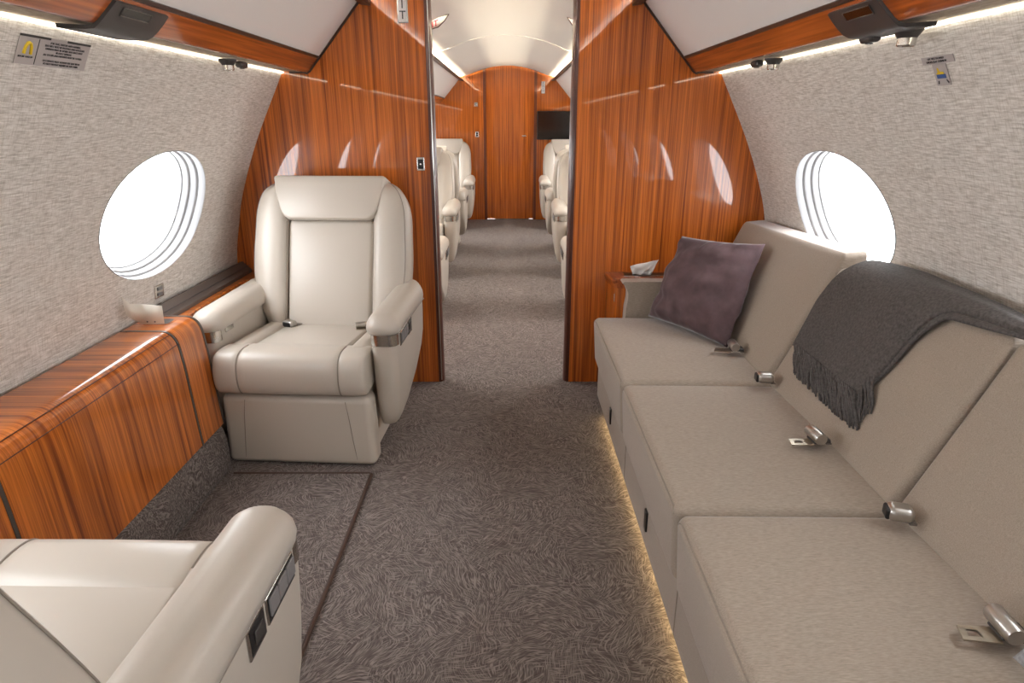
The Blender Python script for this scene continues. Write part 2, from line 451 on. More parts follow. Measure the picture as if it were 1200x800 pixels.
F = Frame(-1, 1.452, 1.309, .001)
pl = thing('placard', 'grey instruction placard with yellow belt symbol, on left wall under the light strip', 'sign', tuple(F.o))
mb = MB(); F.plate(mb, -.108,.108,-.030,.030, 0,.0012); mb.build('plate', M['placard'], pl, smooth=0)
for u0, u1, v0, v1, nm in ((-.108,-.022,.0255,.030,'title_bar'),(.030,.108,.0255,.030,'title_bar'),(-.0537,-.0523,-.028,.024,'divider')):
    mb = MB(); F.plate(mb, u0,u1,v0,v1,.0012,.0018); mb.build(nm, M['ink'], pl, smooth=0)
mb = MB()
mb.tube([F.p(-.0895,-.008,.002), F.p(-.088,.006,.002), F.p(-.084,.013,.002), F.p(-.080,.0145,.002), F.p(-.076,.013,.002), F.p(-.072,.006,.002), F.p(-.0705,-.008,.002)], .0032, 6)
mb.build('belt_symbol', M['yellow'], pl)
text('BEFORE TAKEOFF', .0052, M['ink'], pl, F.p(-.081,-.0145,.0015), F.x, F.y)
for i, ln in enumerate(('FOR TAXI, TAKEOFF AND LANDING,', 'SEAT BELT MUST BE FASTENED AND SHOULDER', 'HARNESS MUST BE WORN. SEAT BACK MUST', 'BE FULLY UPRIGHT.', 'ALL DOORS AND DRAWERS MUST BE CLOSED.', '', 'OCCUPANTS MUST ALWAYS USE SEAT BELTS', 'TO HELP PREVENT INJURIES IN THE CABIN.')):
    if ln: text(ln, .0058, M['ink'], pl, F.p(.028, .0195-.0062*i, .0015), F.x, F.y)

F = Frame(1, 1.437, 1.296, .001)
pl = thing('placard', 'small grey placard with yellow and blue life vest picture, on right wall', 'sign', tuple(F.o))
mb = MB(); F.plate(mb, -.052,.052,-.008,.008, 0,.0012); F.plate(mb, -.022,.022,-.056,-.009, 0,.0012); mb.build('plate', M['placard'], pl, smooth=0)
text('LIFE VEST STOWED', .0062, M['ink'], pl, F.p(-.004,.0032,.0015), F.x, F.y)
text('UNDER SEAT CUSHION', .0062, M['ink'], pl, F.p(-.004,-.0034,.0015), F.x, F.y)
mb = MB(); F.poly(mb, [(-.014,-.031),(.010,-.031),(.008,-.026),(-.002,-.026),(-.006,-.017),(-.009,-.018),(-.009,-.026),(-.014,-.029)], .0012,.0018); mb.build('vest_picture', M['yellow'], pl, smooth=0)
mb = MB(); F.plate(mb, -.015,.014,-.040,-.031,.0012,.0018); mb.build('seat_picture', M['blue'], pl, smooth=0)
for pg in ([(-.017,-.052),(-.013,-.052),(-.011,-.045),(-.014,-.045)], [(.012,-.044),(.014,-.043),(.020,-.049),(.017,-.052)]):
    mb = MB(); F.poly(mb, pg, .0012,.0018); mb.build('arrow', M['ink'], pl, smooth=0)

# wall switch under the left window
F = Frame(-1, 2.125, .622, .001)
sw = thing('wall_switch', 'small chrome wall switch under the left round window', 'switch', tuple(F.o))
mb = MB(); mb.rbox([F.p(u,v,w) for w in (0,.006) for v in (-.023,.023) for u in (-.028,.028)], .004); mb.build('plate', M['chrome'], sw)
mb = MB()
for v in (-.010, .010): mb.rbox([F.p(u,v+dv,w) for w in (.005,.009) for dv in (-.006,.006) for u in (-.015,.015)], .002)
mb.build('rocker', M['grey_button'], sw)

# bulkhead plates facing the viewer
def face_plate(name, label, cat, x, y, z, w, h, m_out, m_in, inner=.7, dot=True):
    t = thing(name, label, cat, (x, y, z))
    mb = MB(); mb.rb(x-w/2, x+w/2, y-.006, y+.001, z-h/2, z+h/2, .005); mb.build('plate', m_out, t)
    mb = MB(); mb.rb(x-w*inner/2, x+w*inner/2, y-.009, y-.004, z-h*inner/2, z+h*inner/2, .003); mb.build('insert', m_in, t)
    if dot:
        mb = MB(); mb.rb(x-w*.12, x+w*.12, y-.0115, y-.008, z-h*.07, z+h*.07, .0015); mb.build('button', M['chrome'], t)
    return t
face_plate('light_switch', 'chrome framed switch on left wooden partition beside the doorway', 'switch', -.380, YP, 1.0, .033, .056, M['chrome'], M['black'])
face_plate('light_switch', 'upper small switch on far wooden wall left of the door', 'switch', -.405, YF, 1.345, .042, .05, M['chrome'], M['grey_button'], .6, False)
face_plate('light_switch', 'lower black switch on far wooden wall, above the left seats', 'switch', -.397, YF, 1.01, .04, .066, M['chrome'], M['black'], .6)
def exit_plate(label, x, y, z, w, h, letters):
    t = thing('exit_sign', label, 'sign', (x, y, z))
    mb = MB(); mb.rb(x-w/2, x+w/2, y-.006, y+.001, z-h/2, z+h/2, .003); mb.build('plate', M['chrome'], t)
    mb = MB(); mb.rb(x-w*.38, x+w*.38, y-.008, y-.004, z-h/2+w*.1, z+h/2-w*.1, .002); mb.build('face', M['exitface'], t)
    for i, ch in enumerate('EXIT'):
        text(ch, letters, M['ink'], t, (x, y-.0085, z+h*.34-i*h*.226), (1,0,0), (0,0,1), bold=.0003)
exit_plate('white vertical exit sign high on left wooden partition near the doorway', -.424, YP, 1.622, .043, .168, .042)
exit_plate('white vertical exit sign on far wooden wall above the black screen', .385, YF, 1.532, .045, .135, .034)

# ceiling exit signs in the far cabin
for side, x0, lab in ((-1, -.335, 'red lettered exit sign on the far ceiling, left of the doorway view'), (1, .312, 'red lettered exit sign on the far ceiling, right of the doorway view')):
    y = 3.9; z0 = ceil_z(abs(x0-XC), 0)
    t = thing('exit_sign', lab, 'sign', (x0, y, z0))
    def q(u, v, w): # u outboard, v down the face, w toward viewer
        x = x0 + side*u; zc = ceil_z(abs(x-XC), 0)
        return (x, y - w - v*.25, zc - v + .002)
    out = [(0,.004),(.03,.0),(.26,.0),(.26,.052),(.06,.052),(.025,.032)]
    mb = MB(); mb.loft([[q(u,v,w) for u, v in out] for w in (0,.012)]); mb.build('housing', M['browntrim'], t, smooth=0)
    inn = [(.007,.007),(.03,.004),(.256,.004),(.256,.048),(.062,.048),(.030,.030)]
    mb = MB(); mb.loft([[q(u,v,w) for u, v in inn] for w in (.010,.014)]); mb.build('face', M['exitface'], t, smooth=0)
    c = q(.105, .027, .0155); a = Vector(q(.2,.027,.0155)) - Vector(q(.04,.027,.0155))
    text('EXIT', .045, M['red'], t, c, a*side, (0,.25,1), bold=.0006)

# television
t = thing('television', 'black flat screen on far wooden wall above the right seats', 'television', (.55, 7.97, 1.11))
mb = MB(); mb.rb(.318, .868, 7.955, 7.985, .951, 1.272, .006); mb.build('casing', M['black'], t)
mb = MB(); mb.box(.325, .861, 7.9535, 7.956, .960, 1.264); mb.build('screen', M['screen'], t, smooth=0)
mb = MB(); mb.rb(.48, .68, 7.983, 8.0, 1.03, 1.20, .006); mb.build('wall_mount', M['charcoal'], t)

# ------------------------------------------------------------------ overhead service panels, vents, reading lights
def vprof(off):   # valance cross-section from top of face down and under
    pts = [(.748,1.404),(.762,1.388),(.776,1.372),(.785,1.362),(.792,1.357),(.802,1.3555),(.82,1.355),(.842,1.355)]
    out = []
    for i, (h, z) in enumerate(pts):
        a = pts[max(i-1,0)]; b = pts[min(i+1,len(pts)-1)]; d = Vector((b[0]-a[0], b[1]-a[1])).normalized()
        out.append((h + d.y*off, z - d.x*off))
    return out
def psu(side, y0, y1, lab, tail):
    t = thing('service_panel', lab, 'panel', (XC+side*.79, (y0+y1)/2, 1.37))
    mb = MB(); loops = []
    P0, P1 = vprof(.001), vprof(.009)
    for k in range(17):
        f = k/16; rows = []
        for P in (P0, P1):
            r = []
            for i, (h, z) in enumerate(P):
                g = i/(len(P)-1)
                a = y0 - tail*max(0, g-.62)**1.5*4.5 + .03*max(0, .4-g); b = y1 - .05*max(0, g-.15)**1.3
                r.append((XC+side*h, a+(b-a)*f, z))
            rows.append(r)
        loops.append(rows[0] + rows[1][::-1])
    mb.loft(loops); mb.build('cover', M['charcoal'], t, smooth=40)
    mb = MB(); A = vprof(.0105); ym = (y0+y1)/2 - .01
    mb.loft([[(XC+side*(A[0][0]*.65+A[1][0]*.35), yy, A[0][1]*.65+A[1][1]*.35), (XC+side*(A[1][0]*.75+A[2][0]*.25), yy, A[1][1]*.75+A[2][1]*.25), (XC+side*(A[2][0]+.01), yy, A[2][1]+.006), (XC+side*(A[0][0]+.01), yy, A[0][1]+.006)] for yy in (ym-.052, ym+.052)])
    mb.build('display_window', M['screen'], t, smooth=0)
    mb = MB()
    e1 = (A[0][0]*.65+A[1][0]*.35, A[0][1]*.65+A[1][1]*.35); e2 = (A[1][0]*.75+A[2][0]*.25, A[1][1]*.75+A[2][1]*.25)
    c4 = [(e1,ym-.053),(e1,ym+.053),(e2,ym+.053),(e2,ym-.053),(e1,ym-.053)]
    mb.tube([(XC+side*e[0], yy, e[1]) for e, yy in c4], .0011, 6)
    mb.build('display_frame', M['inlay'], t)
psu(-1, 1.395, 1.61, 'charcoal service panel on the left wooden valance', .032)
psu(1, 1.365, 1.575, 'charcoal service panel on the right wooden valance', .032)
def vent(side, y, h, lab, s=1.0):
    x = XC+side*h; t = thing('air_vent', lab, 'air vent', (x, y, 1.357), 'overhead air vents')
    mb = MB(); Mx = Matrix.Translation((x, y, 1.3545)) @ R2(PI, 4, 'X')
    mb.lathe([(.004,0),(.030*s,0),(.030*s,.004),(.026*s,.009),(.019*s,.020*s),(.004,.021*s)], Mx); mb.build('flange', M['charcoal'], t)
    mb = MB(); mb.lathe([(.005,.016*s),(.019*s,.018*s),(.0195*s,.034*s),(.017*s,.036*s),(.012*s,.030*s),(.003,.030*s)], Mx); mb.build('nozzle', M['chrome'], t)
def lamp(side, y, h, lab, s=1.0):
    x = XC+side*h; t = thing('reading_spotlight', lab, 'reading light', (x, y, 1.357), 'overhead reading lights')
    mb = MB(); mb.rb(x-.018*s, x+.018*s, y-.038*s, y+.038*s, 1.336, 1.356, .012); mb.build('housing', M['charcoal'], t)
    mb = MB(); mb.lathe([(.002,-.002),(.010*s,-.001),(.011*s,.002),(.004,.003)], Matrix.Translation((x, y, 1.336)) @ R2(PI, 4, 'X')); mb.build('lens', M['lens'], t)
vent(-1, 2.15, .842, 'round air vent under the left valance near the partition', .9)
lamp(-1, 2.25, .838, 'small black reading light under the left valance near the partition', .75)
vent(1, 2.12, .842, 'round air vent under the right valance near the partition', .9)
lamp(1, 2.205, .822, 'small black reading light under the right valance near the partition', .75)
vent(1, 1.44, .852, 'round air vent beside the right service panel', .95)
lamp(1, 1.53, .822, 'small black reading light beside the right service panel', .75)
mb = MB()

# ------------------------------------------------------------------ left side cabinets
CP = [(-1.200,.562),(-1.078,.562),(-1.062,.5605),(-1.050,.555),(-1.039,.545),(-1.031,.531),(-1.026,.512),(-1.022,.474),(-1.018,.417),(-1.011,.276),(-1.005,.170)]
CP = [(x-.004, z) for x, z in CP]
CP = [(-1.200,.562),(-1.14,.562)] + [(p.x, p.y) for p in catmull([(a,b,0) for a, b in CP[1:]], 3)]
def cprof(off, trim=0): # offset profile outward
    out = []
    for i, (x, z) in enumerate(CP):
        a = CP[max(i-1,0)]; b = CP[min(i+1,len(CP)-1)]; d = Vector((b[0]-a[0], b[1]-a[1])).normalized()
        out.append((x - d.y*off, z + d.x*off))
    return out
def cbody(mb, y0, y1, off=0):
    P = cprof(off)
    prof = P + [(-1.10,.17),(-1.10,.05),(-1.195,.3)]
    mb.loft([[(x, y, z) for x, z in prof] for y in (y0, y1)])
def cstrip(mb, y, w=.010, off=.0015):
    A, B = cprof(off), cprof(-.004)
    mb.loft([[(x, yy, z) for x, z in A + B[::-1]] for yy in (y-w/2, y+w/2)])
def cline(mb, i_pt, y0, y1): mb.tube([(i_pt[0], y0, i_pt[1]), (i_pt[0], y1, i_pt[1])], .0014, 6)
def cabinet(y0, y1, lab, strips, lid=True):
    t = thing('side_cabinet', lab, 'cabinet', (-1.10, (y0+y1)/2, .05), 'wooden cabinets along the left wall')
    mb = MB(); cbody(mb, y0, y1); mb.build('body', M['wood_wrap'], t, smooth=40)
    if lid:
        P = cprof(.0002)
        for zt in (.552, .518):
            mb = MB(); j = min(range(4, len(P)), key=lambda k: abs(P[k][1]-zt))
            cline(mb, P[j], y0+.004, y1-.004); mb.build('lid_seam', M['wood_edge'], t)
    mb = MB()
    for s in strips: cstrip(mb, s)
    mb.build('metal_inlay', M['inlay'], t, smooth=40)
    return t
cabinet(1.056, 1.118, 'glossy wooden side cabinet at the left edge, beside the near armchair', [1.112], False)
cabinet(1.120, 1.868, 'long glossy wooden side cabinet under the left round window', [1.872-.010], True)
t = cabinet(1.872, 2.026, 'narrow wooden side cabinet with a paper slot, next to the facing armchair', [2.022], False)
mb = MB(); mb.loft([rr_loop(-1.172,-1.088,1.925,1.995,.016,zz) for zz in (.5605,.5632)]); mb.build('slot_rim', M['wood_wrap'], t)
mb = MB(); mb.loft([rr_loop(-1.166,-1.094,1.932,1.989,.014,zz) for zz in (.562,.5640)]); mb.build('slot', M['black'], t)
# lower ledge behind the armchair
def ledge(y0, y1, lab, back):
    t = thing('side_ledge', lab, 'ledge', (-1.13, (y0+y1)/2, .05), 'low ledges along the left wall')
    mb = MB()
    mb.loft([[(x,y,z) for x, z in ((-1.165,.535),(-1.132,.535),(-1.127,.530),(-1.125,.10),(-1.165,.10))] for y in (y0, y1)]); b = mb.build('body', M['wood_wrap'], t, smooth=40)
    if back:
        mb = MB(); mb.box(-1.13, -1.02, 2.64, y1, .30, .535); mb.build('corner_block', M['wood_wrap'], t, smooth=0)
    mb = MB(); mb.loft([[(x,y,z) for x, z in ((-1.203,.58),(-1.192,.582),(-1.157,.548),(-1.155,.533),(-1.203,.533))] for y in (y0, y1)]); mb.build('wall_strip', M['greyledge'], t, smooth=0)
    mb = MB(); mb.tube([(-1.166,y0+.003,.565),(-1.166,y1-.003,.565)], .002, 6); mb.build('groove', M['charcoal'], t)
ledge(2.037, YP-.003, 'low wooden ledge between the facing armchair and the left wall', True)
# paper in the slot of the narrow cabinet
t = thing('paper_card', 'folded cream card standing in the slot of the narrow wooden cabinet', 'card', (-1.14, 1.93, .56))
mb = MB()
A = [(-1.172,1.930,.5655),(-1.135,1.925,.5655),(-1.100,1.93,.5655)]; B = [(-1.158,1.935,.628),(-1.13,1.935,.626),(-1.098,1.932,.624)]
mb.grid([A, B]); mb.grid([[(-1.172,1.930,.5655),(-1.158,1.935,.628)],[(-1.183,1.905,.588),(-1.178,1.90,.640)],[(-1.1865,1.885,.606),(-1.187,1.88,.668)]])
o = mb.build('sheet', M['card'], t, smooth=60); md = o.modifiers.new('s', 'SOLIDIFY'); md.thickness = .0015; md.offset = 0
for x, z in ((-1.150,.5735),(-1.126,.5735)):
    mb = MB(); mb.lathe([(.001,0),(.0028,0),(.0028,.001),(.001,.0015)], Matrix.Translation((x,1.9262,z)) @ R2(PI/2, 4, 'X'), 10); mb.build('stud', M['grey_button'], t)

# carpeted cove under the cabinets and carpet insert
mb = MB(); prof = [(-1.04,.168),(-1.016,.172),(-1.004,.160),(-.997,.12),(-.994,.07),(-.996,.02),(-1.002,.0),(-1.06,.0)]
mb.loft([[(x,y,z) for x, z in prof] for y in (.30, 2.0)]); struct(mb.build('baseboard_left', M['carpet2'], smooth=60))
t = thing('carpet_panel', 'bound carpet panel on the floor between the two near armchairs', 'carpet', (-.73, 1.3, 0))
mb = MB(); mb.rb(-.975, -.490, 1.03, 1.955, -.02, .008, .004); mb.build('pile', M['carpet'], t)
mb = MB(); mb.tube([(-.970,1.957,.006),(-.495,1.957,.006),(-.487,1.949,.006),(-.487,1.03,.006)], .0065, 8); mb.build('binding', M['browntrim'], t)

# ------------------------------------------------------------------ armchairs (local: faces -Y, aisle side +X)
TILT = math.radians(18.5)
def set_tilt(d):
    global TILT
    TILT = math.radians(d)
def BK(p):   # backrest space (x, depth, up) -> chair space
    x, d, t = p; t *= .945
    return Vector((x, .030 + t*math.sin(TILT) + d*math.cos(TILT), .365 + t*math.cos(TILT) - d*math.sin(TILT)))
def make_chair(mir, label):
    g = -1 if mir else 1
    set_tilt(21.0 if mir else 18.5)
    t = thing('armchair', label, 'armchair', (0,0,0), 'cream leather armchairs')
    def bd(mb, name, m, par=None, smooth=50): return mb.xf(lambda p: Vector((p.x*g, p.y, p.z))).build(name, m, par or t, smooth, world=False)
    # base
    mb = MB()
    mb.loft([rr_loop(-.235,.235,-.30,.24,.05,z) for z in (.0,.02)]); mb.loft([rr_loop(-.245,.245,-.31,.25,.05,z) for z in (.02,.285)])
    bd(mb, 'base', M['leather'])
    mb = MB(); mb.rbox([(x*(.975 if z>.1 else 1.0),y,z) for z in (.004,.270) for y in (-.376,-.285) for x in (-.272,.272)], .026, (0,.003,0)); lr = bd(mb, 'leg_rest', M['leather'])
    for s in (-1,1):
        mb = MB(); mb.tube([(s*.178,-.3755,.255),(s*.186,-.378,.20),(s*.196,-.378,.10),(s*.204,-.3755,.03)], .0013, 6)
        bd(mb, 'seam', M['leather_seam'], lr)
    # seat
    mb = MB(); mb.rbox([(-.172,-.27,.30),(.172,-.27,.30),(-.172,.075,.30),(.172,.075,.30),(-.172,-.27,.424),(.172,-.27,.424),(-.172,.075,.398),(.172,.075,.398)], .012, (0,0,.006))
    bd(mb, 'seat_cushion', M['leather'])
    prof = [(-.235,.300),(-.33,.286),(-.375,.284),(-.398,.292),(-.411,.315),(-.415,.350),(-.411,.385),(-.399,.412),(-.378,.428),(-.345,.434),(-.30,.432),(-.262,.424),(-.235,.40)]
    prof = [(p.x, p.y) for p in catmull([(a,b,0) for a, b in prof], 3)]
    cy, cz = -.33, .355; loops = []
    xs = [(-.266,.80),(-.265,.88),(-.262,.94),(-.256,.975),(-.247,.992),(-.233,1.0),(-.20,1.004),(-.1765,1.0),(-.1745,.980),(-.1725,1.0),(-.15,1.006),(-.08,1.014),(0,1.016)]
    xs += [(-x, k) for x, k in xs[-2::-1]]
    for x, k in xs: loops.append([(x*.985, cy+(y-cy)*k, cz+(z-cz)*k) for y, z in prof])
    mb = MB(); mb.loft(loops); bd(mb, 'seat_front_roll', M['leather'], None, 60)
    for s in (-1,1):
        a, b = (.1735*s, .256*s); lo, hi = min(a,b), max(a,b)
        mb = MB(); mb.rbox([(lo,-.330,.29),(hi,-.330,.29),(lo,.06,.29),(hi,.06,.29),(lo,-.330,.436),(hi,-.330,.436),(lo,.06,.412),(hi,.06,.412)], .034, (0,0,.003), nr=6)
        bd(mb, 'seat_bolster', M['leather'])
        pq = [(s*.1745, cy+(y-cy)*.996, cz+(z-cz)*.996) for y, z in prof[6:-6]]
        mb = MB(); mb.tube(pq, .0022, 6)
        bd(mb, 'seam', M['leather_seam'])
    # backrest
    mb = MB(); mb.rbox([BK(p) for p in [(-.170,-.012,0),(.170,-.012,0),(-.170,.09,0),(.170,.09,0),(-.176,-.006,.485),(.176,-.006,.485),(-.176,.09,.485),(.176,.09,.485)]], .020, (0,.014,.0))
    back = bd(mb, 'backrest', M['leather'])
    mb = MB(); mb.rbox([BK(p) for p in [(-.255,.07,-.02),(.255,.07,-.02),(-.255,.15,-.02),(.255,.15,-.02),(-.235,.06,.615),(.235,.06,.615),(-.235,.13,.60),(.235,.13,.60)]], .035, (0,.015,0))
    bd(mb, 'back_shell', M['leather'], back)
    outer = [(-.03,.255),(.05,.264),(.10,.282),(.17,.306),(.25,.317),(.34,.319),(.43,.315),(.50,.312),(.55,.304),(.59,.290),(.62,.270),(.643,.244),(.655,.218)]
    for s in (-1,1):
        mb = MB(); loops = []
        pts = catmull([(o, tt, 0) for tt, o in outer], 3)
        for i, p in enumerate(pts):
            k = i/(len(pts)-1); e = max(0, (p.y-.585)/.07)
            f0 = -.034*min(1, max(0,(p.y+.03)/.12)) - .002 + .05*e**2; f1 = .115 - .03*e**2
            x0, x1 = .1755, p.x
            sec = [(x0, f0+.022),(x0+.010, f0+.004),(x0+.030, f0-.004),(x0+(x1-x0)*.5, f0-.008),(x1-.038, f0+.0),(x1-.016, f0+.014),(x1-.004, f0+.036),(x1, f0+.062),(x1-.006, f1-.018),(x1-.026, f1),(x0, f1)]
            loops.append([BK((s*x, d, p.y)) for x, d in sec])
        mb.loft(loops); w = bd(mb, 'back_wing', M['leather'], back, 70)
        mb = MB(); mb.tube([BK((s*(p.x-.0135), -.034*min(1, max(0,(p.y+.03)/.12))+.0145+.05*max(0,(p.y-.585)/.07)**2, p.y)) for p in pts[4:]], .0013, 6); bd(mb, 'seam', M['leather_seam'], back)
        mb = MB(); mb.tube([BK((s*.1762, -.016, tt)) for tt in np.linspace(.0,.475,12)], .0017, 6); bd(mb, 'seam', M['leather_seam'], back)
    # headrest
    def hr(tt):  # half width by height
        u = (tt-.478)/(.652-.478); return .176 + .045*math.sin(min(1,u*1.05)*PI/2)**.9
    mb = MB(); out = []
    right = [(.176-.03,.478),(.176-.012,.481),(.180,.492)] + [(hr(tt),tt) for tt in np.linspace(.51,.635,8)] + [(.2235,.650),(.222,.658),(.214,.662)]
    outl = right + [(-x,tt) for x, tt in right[::-1]]
    cx, cy = 0, .565; loops = []
    for sc, d in ((.90,-.044),(.955,-.042),(.985,-.036),(1.0,-.024),(1.0,.05),(.985,.066),(.94,.074)):
        loops.append([BK((x*(1-(1-sc)*.5), d - .010*(1-abs(x)/.23) * (1 if d < 0 else 0), cy+(tt-cy)*sc)) for x, tt in outl])
    mb.loft(loops); bd(mb, 'headrest', M['leather'], None, 60)
    mb = MB(); mb.tube([BK((x*1.004, -.020, cy+(tt-cy)*1.006)) for x, tt in ([(hr(tt),tt) for tt in np.linspace(.60,.51,6)] + right[2::-1])] + [BK((-x*1.004, -.020, cy+(tt-cy)*1.006)) for x, tt in (right[:3] + [(hr(tt),tt) for tt in np.linspace(.51,.60,6)])], .0022, 6)
    bd(mb, 'seam', M['leather_seam'])
    # arms
    for s in (1, -1):
        mb = MB(); loops = []
        for z, x1, y0, y1, r in ((.112,.300,-.245,-.205,.02),(.118,.318,-.262,-.190,.025),(.135,.332,-.280,-.165,.03),(.17,.343,-.295,-.105,.03),(.24,.352,-.312,.02,.03),(.31,.356,-.322,.125,.03),(.36,.358,-.328,.155,.03),(.44,.360,-.335,.16,.03),(.484,.360,-.335,.16,.03)):
            L = rr_loop(.268, x1, y0, y1, r, z); loops.append([(s*p[0],p[1],p[2]) for p in L])
        mb.loft(loops); a = bd(mb, 'armrest', M['leather'], None, 60)
        mb = MB(); loops = []
        for z, i in ((.4865,.004),(.489,.0),(.505,-.003),(.520,-.001),(.533,.005),(.543,.013),(.550,.023),(.5535,.034),(.555,.044)):
            L = rr_loop(.253+i, .364-i, -.343+i*1.15, .168-i*.5, .050-i*.3, 0, 7)
            loops.append([(s*x, y, .4865 + (z-.4865)*(1 + .32*(y+.34)/.5*.6)) for x, y, _ in L])
        mb.loft(loops); bd(mb, 'arm_pad', M['leather'], a, 60)
        mb = MB(); mb.loft([[(s*p[0],p[1],p[2]) for p in rr_loop(.2665,.362,-.3375,-.272,.031,z)] for z in (.447,.486)]); bd(mb, 'metal_band', M['chrome'], a)
        for xx, y2 in ((.361,.155),(.267,.10)):
            mb = MB(); mb.tube([(s*xx,-.27,.485),(s*xx,y2,.485)], .0022, 6); bd(mb, 'seam', M['leather_seam'], a)
        if s > 0:
            mb = MB(); mb.rb(.357,.3635,-.284,-.166,.432,.484,.004); mb.rb(.357,.3635,-.158,-.096,.430,.487,.004); cp = bd(mb, 'control_panel', M['chrome'], a)
            mb = MB(); mb.box(.3625,.3642,-.280,-.170,.436,.480); mb.box(.3625,.3642,-.152,-.102,.436,.481); bd(mb, 'recess', M['black'], a, 0)
            for k in range(3):
                mb = MB(); y = -.278 + .0365*k; mb.rb(.3635,.368,y,y+.034,.446,.479,.003); bd(mb, 'button', M['grey_button'], a)
            mb = MB(); mb.rb(.3635,.3665,-.144,-.114,.447,.470,.003); bd(mb, 'jack', M['charcoal'], a)
        else:
            mb = MB(); mb.rb(-.2685,-.2615,-.272,-.215,.466,.486,.003); bd(mb, 'latch', M['chrome'], a)
    # seat belt
    for s, nm in ((1,'seat_belt'),(-1,'seat_belt')):
        Mx = Matrix.Translation((s*.146, -.006, .418)) @ R2(s*math.radians(24), 4, 'Z')
        mb = MB(); mb.loft([[Mx @ Vector(p) for p in ((-.02,dy,-.014),(.02,dy,-.014),(.02,dy,-.010),(-.02,dy,-.010))] for dy in (-.01,.05)]); sb = bd(mb, nm, M['strap'])
        if s > 0:
            mb = MB(); mb.lathe([(.003,-.026),(.012,-.026),(.0125,-.02),(.0125,.022),(.011,.026),(.003,.026)], Mx @ R2(PI/2, 4, 'Y'), 16); bd(mb, 'buckle', M['steel'], sb)
            mb = MB(); mb.loft([[Mx @ Vector(p) for p in ((-.030,-.030,zz),(.004,-.034,zz),(.008,-.006,zz),(-.022,-.004,zz))] for zz in (-.012,-.009)]); bd(mb, 'tongue', M['brass'], sb)
        else:
            mb = MB(); mb.rbox([Mx @ Vector((x,y,z)) for z in (-.012,.013) for y in (-.016,.02) for x in (-.026,.026)], .011); bd(mb, 'buckle', M['steel'], sb)
            mb = MB(); mb.rbox([Mx @ Vector((x,y,z)) for z in (-.009,.008) for y in (-.0185,-.012) for x in (-.019,.019)], .004); bd(mb, 'mouth', M['black'], sb)
    return t
ch1 = make_chair(False, 'cream leather armchair facing the camera in front of the left wooden partition')
ch1.location = (-.727, 2.395, 0); ch1.rotation_euler = (0,0,math.radians(-3.5))
ch2 = make_chair(True, 'cream leather armchair in the near left corner, seen from behind its back')
ch2.location = (-.742, .632, 0); ch2.rotation_euler = (0,0,PI-math.radians(1.2))
G = 'far cabin armchairs'
XL_, XR_ = -.775, .700
dup(ch1, (XL_, 5.19, 0), 0, 'far left cream armchair facing the camera, nearest of its row beyond the doorway', G)
dup(ch1, (XL_, 7.54, 0), 0, 'far left cream armchair backed against the far wooden wall', G)
dup(ch1, (XR_, 3.93, 0), PI, 'right cream armchair facing away just behind the right partition, arms lowered', G, .105)
dup(ch1, (XR_, 6.02, 0), PI, 'far right cream armchair facing away, between the two that face the camera', G)
dup(ch2, (XR_, 5.19, 0), 0, 'far right cream armchair facing the camera, nearest of its row beyond the doorway', G)
dup(ch2, (XR_, 7.54, 0), 0, 'far right cream armchair under the black screen by the far wall', G)
dup(ch2, (XL_, 3.93, 0), PI, 'left cream armchair facing away just behind the left partition, arms lowered', G, .105)
dup(ch2, (XL_, 6.02, 0), PI, 'far left cream armchair facing away, between the two that face the camera', G)

# ------------------------------------------------------------------ sofa
sofa = thing('sofa', 'long grey beige fabric sofa with three seats along the right wall', 'sofa', (.75, 1.5, 0))
SY = [2.592, 1.868, 1.166, .42]
mb = MB(); mb.box(.384, 1.07, SY[3], 2.585, .028, .19); mb.box(.46, 1.05, SY[3]+.02, 2.56, 0, .03); base = mb.build('base', M['sofa'], sofa, smooth=0)
for y in (1.88, 1.19):
    mb = MB(); mb.box(.3825, .386, y-.002, y+.002, .03, .19); mb.build('seam', M['sofa_dark'], base, smooth=0)
for y, z in ((2.205,.108), (1.53,.11)):
    mb = MB(); mb.rb(.379,.386,y-.014,y+.014,z-.032,z+.032,.003); mb.build('latch', M['black'], base)
for k in range(3):
    y1, y0 = SY[k]-.003, SY[k+1]+.003
    mb = MB(); mb.rbox([(.366,y0,.185),(.98,y0,.185),(.366,y1,.185),(.98,y1,.185),(.352,y0,.388),(.98,y0,.380),(.352,y1,.388),(.98,y1,.380)], .026, (.006,.0,.010), nr=5, ni=9)
    c = mb.build('seat_cushion', M['sofa'], sofa, smooth=180)
    mb = MB(); mb.tube([(.356,y0+.016,.366),(.3575,y0+.03,.379),(.3575,y1-.03,.379),(.356,y1-.016,.366)], .0022, 6); mb.build('piping', M['sofa_dark'], c)
def back_pt(y, s, off=0.0):  # sofa back surface: up the front face, then over the top
    Lf = .4072; fx, fz = (1.0-.83)/Lf, (.77-.40)/Lf
    if s <= Lf:
        return Vector((.83+fx*s - fz*off, y, .40+fz*s + fx*off))
    d = s - Lf; tx, tz = .99, .10
    n = math.hypot(tx,tz); tx/=n; tz/=n
    r = min(1, d/.03); nx = -fz*(1-r) - tz*r*.6; nz = fx*(1-r) + tx*r
    return Vector((1.0+tx*d + nx*off, y, .77+tz*d + nz*off))
